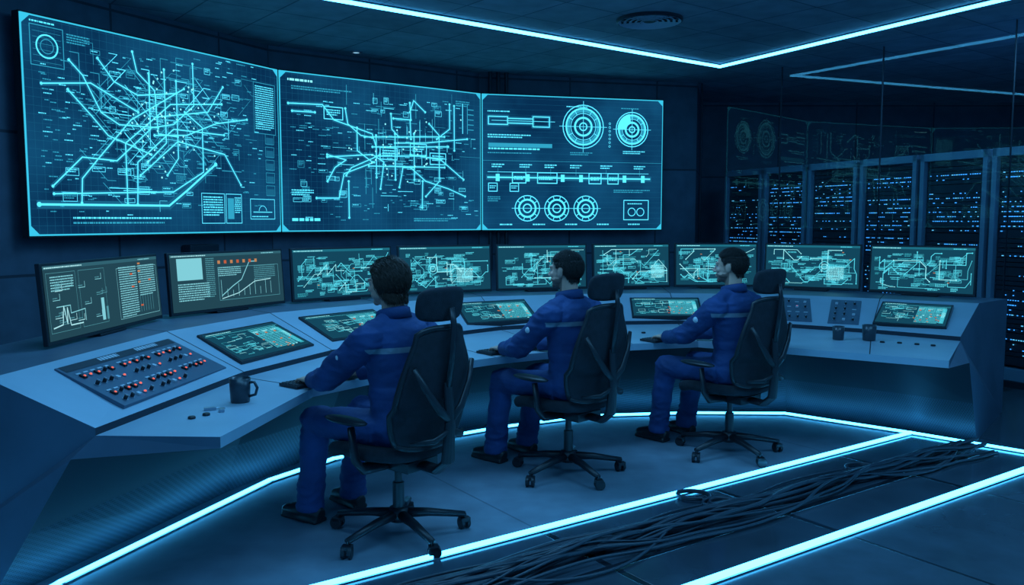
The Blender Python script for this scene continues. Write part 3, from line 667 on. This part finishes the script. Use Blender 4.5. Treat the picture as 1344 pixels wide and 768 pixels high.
# ------------------------------------------------------------------ MONITORS
def monart(W,H,seed,style):
    A=Art(W,H,seed); r=A.r; lw=.0045
    A.fill(0,H-.018,W,.018,3); A.text(.01,H-.013,W*.35,.006,4); A.text(W*.8,H-.013,W*.15,.006,1)
    if style==1:
        for k in range(2):
            A.rect(.02+k*.28,H*.1,.25,H*.8,.002,2)
        A.pl([(.04,.06),(.12,.07),(.14,.16),(.16,.07),(.17,.15),(.19,.06),(.3,.06)],.006,4); A.pl([(.08,.16),(.2,.16),(.2,.12),(.33,.13),(.33,.07)],lw,1)
        for k in range(16):
            x=.05+r.random()*.45; y=.05+r.random()*.25; A.pl([(x,y),(x+.06,y),(x+.06,y+.03)],.003,r.choice([1,2,4])); A.text(x,y+.008,.05,.005,2)
        A.fill(W*.42,.05,.03,.12,1); A.fill(W*.46,.05,.02,.07,2)
        A.text(W*.6,H-.05,W*.17,.006,1,22,2.2); A.text(W*.79,H-.05,W*.17,.006,1,14,2.2); A.text(.05,H-.06,.2,.006,1,6,2.2); A.rect(W*.58,.03,W*.4,H-.08,.002,1)
        for k in range(6): A.line(W*.79+k*.03,.05,W*.79+k*.03,.15,.003,2)
        for k in range(7): A.fill(r.uniform(.55,.93)*W,r.uniform(.1,.9)*H,.03,.01,r.choice([5,6,6]))
        return A
    if style==2:
        A.fill(.05,.2,.2,.14,1)
        for k in range(6): A.line(.05,.2+k*.025,.25,.2+k*.025,.004,3); A.line(.05+k*.035,.2,.05+k*.035,.34,.003,3)
        for k in range(7): A.fill(.38+k*.055,H-.07,.022,.022,5 if k%2 else 6)
        A.text(.05,.17,.25,.007,1,8,2.1); A.text(.28,.33,.07,.006,2,20,2.2); A.text(.38,H-.1,.2,.006,1,5,2.2); A.text(.7,H-.1,.2,.006,2,8,2.2)
        A.pl([(.4,.08),(.5,.14),(.58,.18),(.66,.3),(.72,.3)],.006,1); A.pl([(.4,.06),(.55,.09),(.7,.16),(.85,.17)],.005,4); A.rect(.38,.05,W-.42,.22,.003,2)
        for k in range(10): A.pl([(.4+k*.05,.07),(.4+k*.05,.1+r.random()*.1)],.003,1)
        return A
    for k in range(15):
        x=r.uniform(.03,W*.8); y=r.uniform(.04,H-.08); pts=[(x,y)]
        for j in range(r.randint(3,6)):
            st=r.uniform(.03,.13); dx,dy=r.choice([(1,0),(1,0),(0,1),(0,-1),(.7,.7),(.7,-.7)])
            x=min(max(x+dx*st,.02),W-.02); y=min(max(y+dy*st,.03),H-.04); pts.append((x,y))
        A.pl(pts,r.choice([.003,.004,.005]),r.choice([1,1,4]),True)
    for k in range(26):
        x=r.uniform(.02,W-.12); y=r.uniform(.03,H-.09); w=r.uniform(.02,.09); h=r.uniform(.015,.045)
        A.rect(x,y,w,h,.0022,r.choice([1,2])); A.text(x+.004,y+h-.01,w-.01,.005,r.choice([1,2]),max(1,int(h/.012)),2)
    for k in range(56):
        A.text(r.uniform(.02,W-.12),r.uniform(.02,H-.05),r.uniform(.03,.11),.005,r.choice([1,1,2]),r.randint(1,3),2)
    if r.random()<.6:
        x=r.uniform(.55,.75)*W; A.fill(x,.04,W*.2,H*.5,3); A.text(x+.01,H*.48,W*.18,.006,4,10,2)
    if r.random()<.5:
        cx=r.uniform(.3,.7)*W; A.ring(cx,H*.5,.04,.005,1); A.ring(cx,H*.5,.02,.004,4)
    for k in range(2): A.fill(r.uniform(.05,.9)*W,r.uniform(.1,.9)*H,.016,.006,6)
    return A
MN=[((-2.22,3.98),(-2.17,5.18),1,GREY),((-2.14,5.24),(-1.66,6.12),2,GREY),((-1.62,6.17),(-.96,6.76),0,TEAL),((-.92,6.79),(-.17,7.15),0,TEAL),((-.13,7.17),(.67,7.41),0,TEAL),((.72,7.42),(1.44,7.6),0,TEAL),((1.48,7.61),(2.24,7.62),0,TEAL),((2.28,7.58),(2.98,7.15),0,TEAL),((3.03,7.11),(3.66,6.6),0,TEAL)]
for i,(p,q,stl,ms) in enumerate(MN):
    z0,H=.925,.40
    p=V((*p,z0)); q=V((*q,z0)); d=q-p; W=d.length; d.normalize(); n=V((d.y,-d.x,0))
    tilt=math.radians(4)
    M=Matrix(((d.x,-n.x,0,p.x),(d.y,-n.y,0,p.y),(0,0,1,z0),(0,0,0,1)))@Matrix.Rotation(-tilt,4,'X')
    root=empty('desktop_monitor',Matrix.Translation((p+q)/2))
    def ch(ob): ob.parent=root; ob.matrix_parent_inverse=root.matrix_world.inverted()
    b=B(); b.box((W/2,.014,H/2),(W,.026,H),0,M); ch(b.obj('bezel_case',M_bezel,bevel=.004))
    b=B(); b.box((W/2,.04,H/2),(W*.5,.03,H*.5),0,M,taper=.9); b.box((W/2,.075,H*.2),(.06,.025,H*.6),0,M)
    Mf=Matrix(((d.x,-n.x,0,p.x),(d.y,-n.y,0,p.y),(0,0,1,ZT+.001),(0,0,0,1)))
    b.box((W/2,.06,.008),(.28,.13,.012),0,Mf); b.box((W/2,.075,.06),(.05,.022,.12),0,Mf)
    ch(b.obj('stand',M_black,bevel=.003))
    art=monart(W-.03,H-.035,20+i,stl)
    o_=M@V((.015,0,.02)); ux=(M@V((W-.015,0,.02)))-o_; uy=(M@V((.015,0,H-.015)))-o_; nn=ux.cross(uy).normalized()
    ob=art.build('picture',planemap(o_,ux,uy,nn),ms); ch(ob)
# ------------------------------------------------------------------ SERVER RACKS
M_rack=mat('rack_frame',(.28,.39,.50),.4,.3); M_rin=mat('rack_interior',(.025,.040,.058),.4,.3)
E_b=em('rack_led_blue',(.04,.34,1.0),1.7); E_c=em('rack_led_cyan',(.12,.6,1.0),1.2)
rd=V((.39,-.92,0)).normalized(); rn=V((rd.y,-rd.x,0))
rs=V((3.02,12.0,0))
for i in range(8):
    w=.78; p=rs+rd*(i*.83)
    M=Matrix(((rd.x,-rn.x,0,p.x),(rd.y,-rn.y,0,p.y),(0,0,1,0),(0,0,0,1)))
    root=empty('server_rack',Matrix.Translation(p+rd*w/2))
    def ch(ob): ob.parent=root; ob.matrix_parent_inverse=root.matrix_world.inverted()
    b=B(); Hh=2.22
    for x in (.025,w-.025): b.box((x,.03,Hh/2),(.05,.06,Hh),0,M)
    b.box((w/2,.03,Hh-.04),(w,.06,.08),0,M); b.box((w/2,.03,.06),(w,.06,.12),0,M)
    b.box((w/2,.42,Hh-.01),(w,.78,.02),0,M); b.box((.01,.42,Hh/2),(.02,.78,Hh),0,M); b.box((w-.01,.42,Hh/2),(.02,.78,Hh),0,M)
    ch(b.obj('frame',M_rack,bevel=.004))
    b=B(); rr=random.Random(i); z=.14; 
    while z<Hh-.14:
        h=rr.choice([.045,.045,.09]); b.box((w/2,.09+rr.uniform(0,.015),z+h/2),(w-.12,.08,h-.008),0,M); z+=h
    b.box((w/2,.5,Hh/2),(w-.1,.6,Hh-.2),0,M)
    ch(b.obj('server_units',M_rin))
    b=B(); z=.25
    while z<Hh-.2:
        dens=rr.choice([0,.15,.3,.7])
        k=.1
        while k<w-.1:
            if rr.random()<dens: b.box((k,.045,z),(rr.choice([.010,.012,.02]),.004,.008),0 if rr.random()<.75 else 1,M)
            k+=.026
        z+=.047
    ch(b.obj('status_leds',[E_b,E_c]))
# ------------------------------------------------------------------ CHAIRS
def chair(x,y,yaw):
    M=Matrix.Translation((x,y,0))@Matrix.Rotation(math.radians(yaw-90),4,'Z')
    root=empty('office_chair',M)
    def add(b,name,m,**k):
        ob=b.obj(name,m,**k); ob.parent=root; return ob
    b=B()
    for k in range(5):
        R=Matrix.Rotation(math.radians(72*k+20),4,'Z')
        b.tube([(0,.02,.115),(0,.15,.105),(0,.33,.075)],[(.028,.026),(.024,.02),(.018,.014)],seg=10,M=R)
    b.lathe([(0,.08),(.045,.08),(.05,.10),(.045,.145),(0,.145)],seg=20)
    add(b,'star_base',M_black,smooth=True)
    b=B()
    for k in range(5):
        R=Matrix.Rotation(math.radians(72*k+20),4,'Z')@Matrix.Translation((0,.33,0))@Matrix.Rotation(.6*k,4,'Z')
        for s_ in (-.016,.016): b.tube([(s_-.009,.01,.03),(s_+.009,.01,.03)],.03,seg=18,ref=(0,0,1),M=R)
        b.box((0,.006,.048),(.05,.045,.022),0,R); b.tube([(0,0,.05),(0,0,.08)],.008,seg=8,M=R)
    add(b,'casters',M_black,bevel=.003)
    b=B(); b.tube([(0,0,.14),(0,0,.27)],.028); b.tube([(0,0,.26),(0,0,.38)],.018); add(b,'gas_lift',M_black,smooth=False)
    b=B(); b.box((0,-.02,.385),(.2,.3,.05)); b.tube([(.1,.0,.39),(.25,.02,.385)],.008,seg=8); b.tube([(0,-.12,.385),(0,-.27,.38),(0,-.33,.43),(0,-.345,.6),(0,-.335,.8)],[(.04,.02),(.045,.02),(.04,.022),(.03,.018),(.025,.015)],seg=12); add(b,'tilt_mechanism_and_spine',M_black,bevel=.004)
    b=B(); n=10; vs=[];fs=[]
    for i in range(n+1):
        for j in range(n+1):
            s_=i/n*2-1; t=j/n*2-1
            hw=.26*(1-.10*max(0,-t)**2)
            xx=s_*hw*math.sqrt(1-.25*t*t*1.0*abs(s_)); yy=t*.25*math.sqrt(1-.22*s_*s_)+.03
            zz=.445+.02*abs(s_)**2.5-.035*max(0,t)**4+.01*max(0,-t)**3
            vs.append((xx,yy,zz))
    for i in range(n):
        for j in range(n): a=i*(n+1)+j; fs.append((a,a+1,a+n+2,a+n+1))
    b.add(vs,fs); add(b,'seat_cushion',M_fab,smooth=True,solid=.065,subsurf=1)
    def back(s_,t):
        hw=.17+.075*math.sin(math.pi*min(1,(t*.9+.18)))-.02*t
        ee=1-.06*(abs(2*t-1)**6)
        z=.49+.56*t-.03*(s_**4)*(1 if t>.5 else -1)*abs(2*t-1)
        y=-.245-.085*t+.055*s_*s_-.035*math.sin(math.pi*t*.9)*(-1 if t<.35 else 1)*.5
        return (s_*hw*ee,y,z)
    b=B(); vs=[];fs=[];ns,ntt=12,14
    for i in range(ns+1):
        for j in range(ntt+1): vs.append(back(i/ns*2-1,j/ntt))
    for i in range(ns):
        for j in range(ntt): a=i*(ntt+1)+j; fs.append((a,a+1,a+ntt+2,a+ntt+1))
    b.add(vs,fs); add(b,'backrest_mesh',M_fab,smooth=True,solid=.022,subsurf=1)
    b=B()
    edge=[back(-1,j/14) for j in range(15)]+[back(-1+2*i/12,1) for i in range(1,13)]+[back(1,1-j/14) for j in range(1,15)]+[back(1-2*i/12,0) for i in range(1,13)]
    b.tube(edge,.014,seg=8,ref=(0,1,0)); 
    for sx in (-1,1):
        b.tube([(0,-.345,.62),(sx*.07,-.35,.68),(sx*.14,-.335,.78),(sx*.19,-.31,.88)],[(.022,.014),(.022,.013),(.018,.011),(.014,.01)],seg=8)
        b.tube([(0,-.345,.58),(sx*.09,-.33,.54),(sx*.17,-.26,.53)],[(.02,.014),(.018,.012),(.014,.01)],seg=8)
    b.tube([(0,-.34,.78),(0,-.365,.95),(0,-.375,1.06),(0,-.36,1.14)],[(.022,.012),(.02,.01),(.018,.01),(.016,.01)],seg=10)
    add(b,'back_frame',M_black,smooth=True)
    b=B(); vs=[];fs=[]
    for i in range(9):
        for j in range(7):
            s_=i/8*2-1;t=j/6*2-1
            vs.append((s_*.145*(1-.12*t*t*abs(t)),-.325+.05*s_*s_-.012*t,1.155+t*.08*(1-.25*s_**4)))
    for i in range(8):
        for j in range(6): a=i*7+j; fs.append((a,a+1,a+8,a+7))
    b.add(vs,fs); add(b,'headrest',M_fab,smooth=True,solid=.045,subsurf=1)
    b=B()
    for sx in (-1,1):
        b.tube([(sx*.10,-.03,.39),(sx*.26,-.04,.40),(sx*.30,-.04,.45),(sx*.305,-.02,.60)],[(.018,.03),(.018,.03),(.016,.03),(.014,.026)],seg=10,ref=(1,0,0))
        b.ell((sx*.30,.02,.625),(.045,.14,.018))
    add(b,'armrests',M_black,smooth=True)
    return root
for x,y,a in PP: chair(x,y,a)
# ------------------------------------------------------------------ DESK ITEMS
def keyboard(x,y,yaw):
    b=B(); M=Matrix.Translation((x,y,ZD+.001))@Matrix.Rotation(math.radians(yaw-90),4,'Z')
    b.box((0,0,.008),(.42,.15,.014),0)
    for i in range(18):
        for j in range(5): b.box((-.195+i*.0228,-.055+j*.027,.0175),(.018,.021,.006),1,taper=.85)
    b.obj('computer_keyboard',[M_black,M_keys],mw=M)
for (x,y,a),d in zip(PP,(.57,.53,.55)):
    c,s_=math.cos(math.radians(a)),math.sin(math.radians(a)); keyboard(x+c*d,y+s_*d,a)
def mug(x,y,handle=True,s=1.,rot=0):
    b=B(); b.lathe([(0,0),(.036,0),(.039,.004),(.041,.05),(.043,.1),(.0405,.1),(.038,.05),(.036,.008),(0,.008)],0,32); b.lathe([(0,.075),(.0385,.075)],1,32)
    if handle: b.tube([(.038,0,.082),(.062,0,.084),(.074,0,.06),(.066,0,.032),(.038,0,.024)],[(.007,.006)]*5,seg=10,ref=(0,1,0))
    return b.obj('coffee_mug' if handle else 'drinking_cup',[M_mug,M_dark],mw=Matrix.Translation((x,y,ZD+.001))@Matrix.Rotation(rot,4,'Z')@Matrix.Scale(s,4),smooth=True)
mug(-1.26,3.83,True,1.12,-.1)
mug(2.30,5.86,False,.95); mug(2.50,5.82,False,1.1)
def puck(x,y,r=.02,h=.01,name='rotary_dial'):
    b=B(); b.lathe([(0,0),(r,0),(r,h*.7),(r*.8,h),(0,h)],0,20); b.obj(name,M_black,mw=Matrix.Translation((x,y,ZD+.001)),smooth=False)
for p in ((-1.32,3.56),(-1.36,3.50),(2.55,5.72),(2.65,5.68),(2.74,5.62),(2.82,5.56),(.98,6.2)): puck(*p,.016,.01)
def fob(x,y,a):
    b=B(); b.box((0,0,.006),(.05,.022,.012)); b.tube([(.025,0,.005),(.05,.01,.004),(.06,-.008,.004),(.04,-.012,.004)],.003,seg=6); b.obj('key_fob',M_metal,mw=Matrix.Translation((x,y,ZD+.001))@Matrix.Rotation(a,4,'Z'),bevel=.003)
fob(-1.34,3.66,.4); fob(-1.28,3.64,1.9)
b=B(); b.ell((0,0,.020),(.03,.052,.019)); b.obj('computer_mouse',M_black,mw=Matrix.Translation((-.72,4.86,ZD)),smooth=True)
# ------------------------------------------------------------------ CABLES
cu=bpy.data.curves.new('cable_bundle','CURVE'); cu.dimensions='3D'; cu.bevel_depth=.010; cu.bevel_resolution=2
rr=random.Random(8)
def spl(pts,rad=1.):
    s_=cu.splines.new('NURBS'); s_.points.add(len(pts)-1); s_.order_u=4; s_.use_endpoint_u=True
    for q,p in zip(s_.points,pts): q.co=(*p,1); q.radius=rad
path=[(-1.55,2.45),(-.8,2.95),(-.1,3.38),(.35,3.72),(.86,4.04),(1.45,4.42),(2.06,4.82),(2.6,5.18),(3.1,5.48)]
for k in range(26):
    off=rr.gauss(0,.06); ph=rr.uniform(0,6); pts=[]; fq=rr.uniform(.7,2.2)
    for i,(x,y) in enumerate(path):
        for t in (0,.33,.66):
            if i==len(path)-1 and t: continue
            nx,ny=path[min(i+1,len(path)-1)]; xx=x+(nx-x)*t; yy=y+(ny-y)*t
            w=off*(1+.7*math.sin((i+t)*fq+ph))+.03*math.sin((i+t)*fq*1.9+ph*2)+rr.gauss(0,.013); pts.append((xx-w*.567,yy+w*.824,.018+max(0,.075-abs(w)*.5)*rr.random()))
    if rr.random()<.4: pts=pts[:rr.randint(10,21)]
    spl(pts,rr.choice([.5,.65,.8,1.,1.2]))
for cx,cy,R in ((1.12,4.36,.10),(1.14,4.37,.085),(2.15,5.0,.11),(1.0,4.5,.09)):
    pts=[(cx+R*math.cos(a/10*2*math.pi)*(1+.1*rr.random()),cy+R*.9*math.sin(a/10*2*math.pi),.016+.008*a/10) for a in range(19)]
    spl(pts,.8)
for k in range(6):
    i=rr.randint(2,6); x,y=path[i]; s_=rr.choice([-1,1]); a=rr.uniform(.12,.25)
    spl([(x,y,.05),(x+.15-s_*.567*a*.6,y+.1+s_*.824*a*.6,.02),(x+.35-s_*.567*a,y+.24+s_*.824*a,.014),(x+.6-s_*.567*a*.8,y+.41+s_*.824*a*.8,.014),(x+.85,y+.55,.04)],.7)
cu.materials.append(M_cable); ob=bpy.data.objects.new('cable_bundle',cu); sc.collection.objects.link(ob)
# ------------------------------------------------------------------ LIGHTS
def area(name,loc,size,sy,power,col,rot=(0,0,0)):  # added blue fill below the ceiling, out of view, not real fixtures
    l=bpy.data.lights.new(name,'AREA'); l.shape='RECTANGLE'; l.size=size; l.size_y=sy; l.energy=power; l.color=col
    o=bpy.data.objects.new(name,l); o.location=loc; o.rotation_euler=rot; sc.collection.objects.link(o)
area('overhead_fill_light',(-.3,2.6,3.3),3,1.2,52,(.13,.52,1.0))
area('overhead_fill_light',(2.6,3.6,3.3),2,1.2,48,(.13,.52,1.0))
area('overhead_fill_light',(-.6,5.3,3.3),2.2,.8,66,(.15,.53,1.0))
area('overhead_fill_light',(6.2,8.2,3.3),1.,1.,45,(.10,.46,1.0))
w=bpy.data.worlds.new('w'); sc.world=w; w.use_nodes=True; w.node_tree.nodes['Background'].inputs[0].default_value=(.07,.42,1.0,1); w.node_tree.nodes['Background'].inputs[1].default_value=.5
# ------------------------------------------------------------------ CAMERA
cd=bpy.data.cameras.new('cam'); cd.lens=36*1100/1344; cd.sensor_width=36; cam=bpy.data.objects.new('camera',cd); sc.collection.objects.link(cam)
cam.location=(0,0,1.53); cam.rotation_euler=(math.radians(90-4.93),0,0); sc.camera=cam
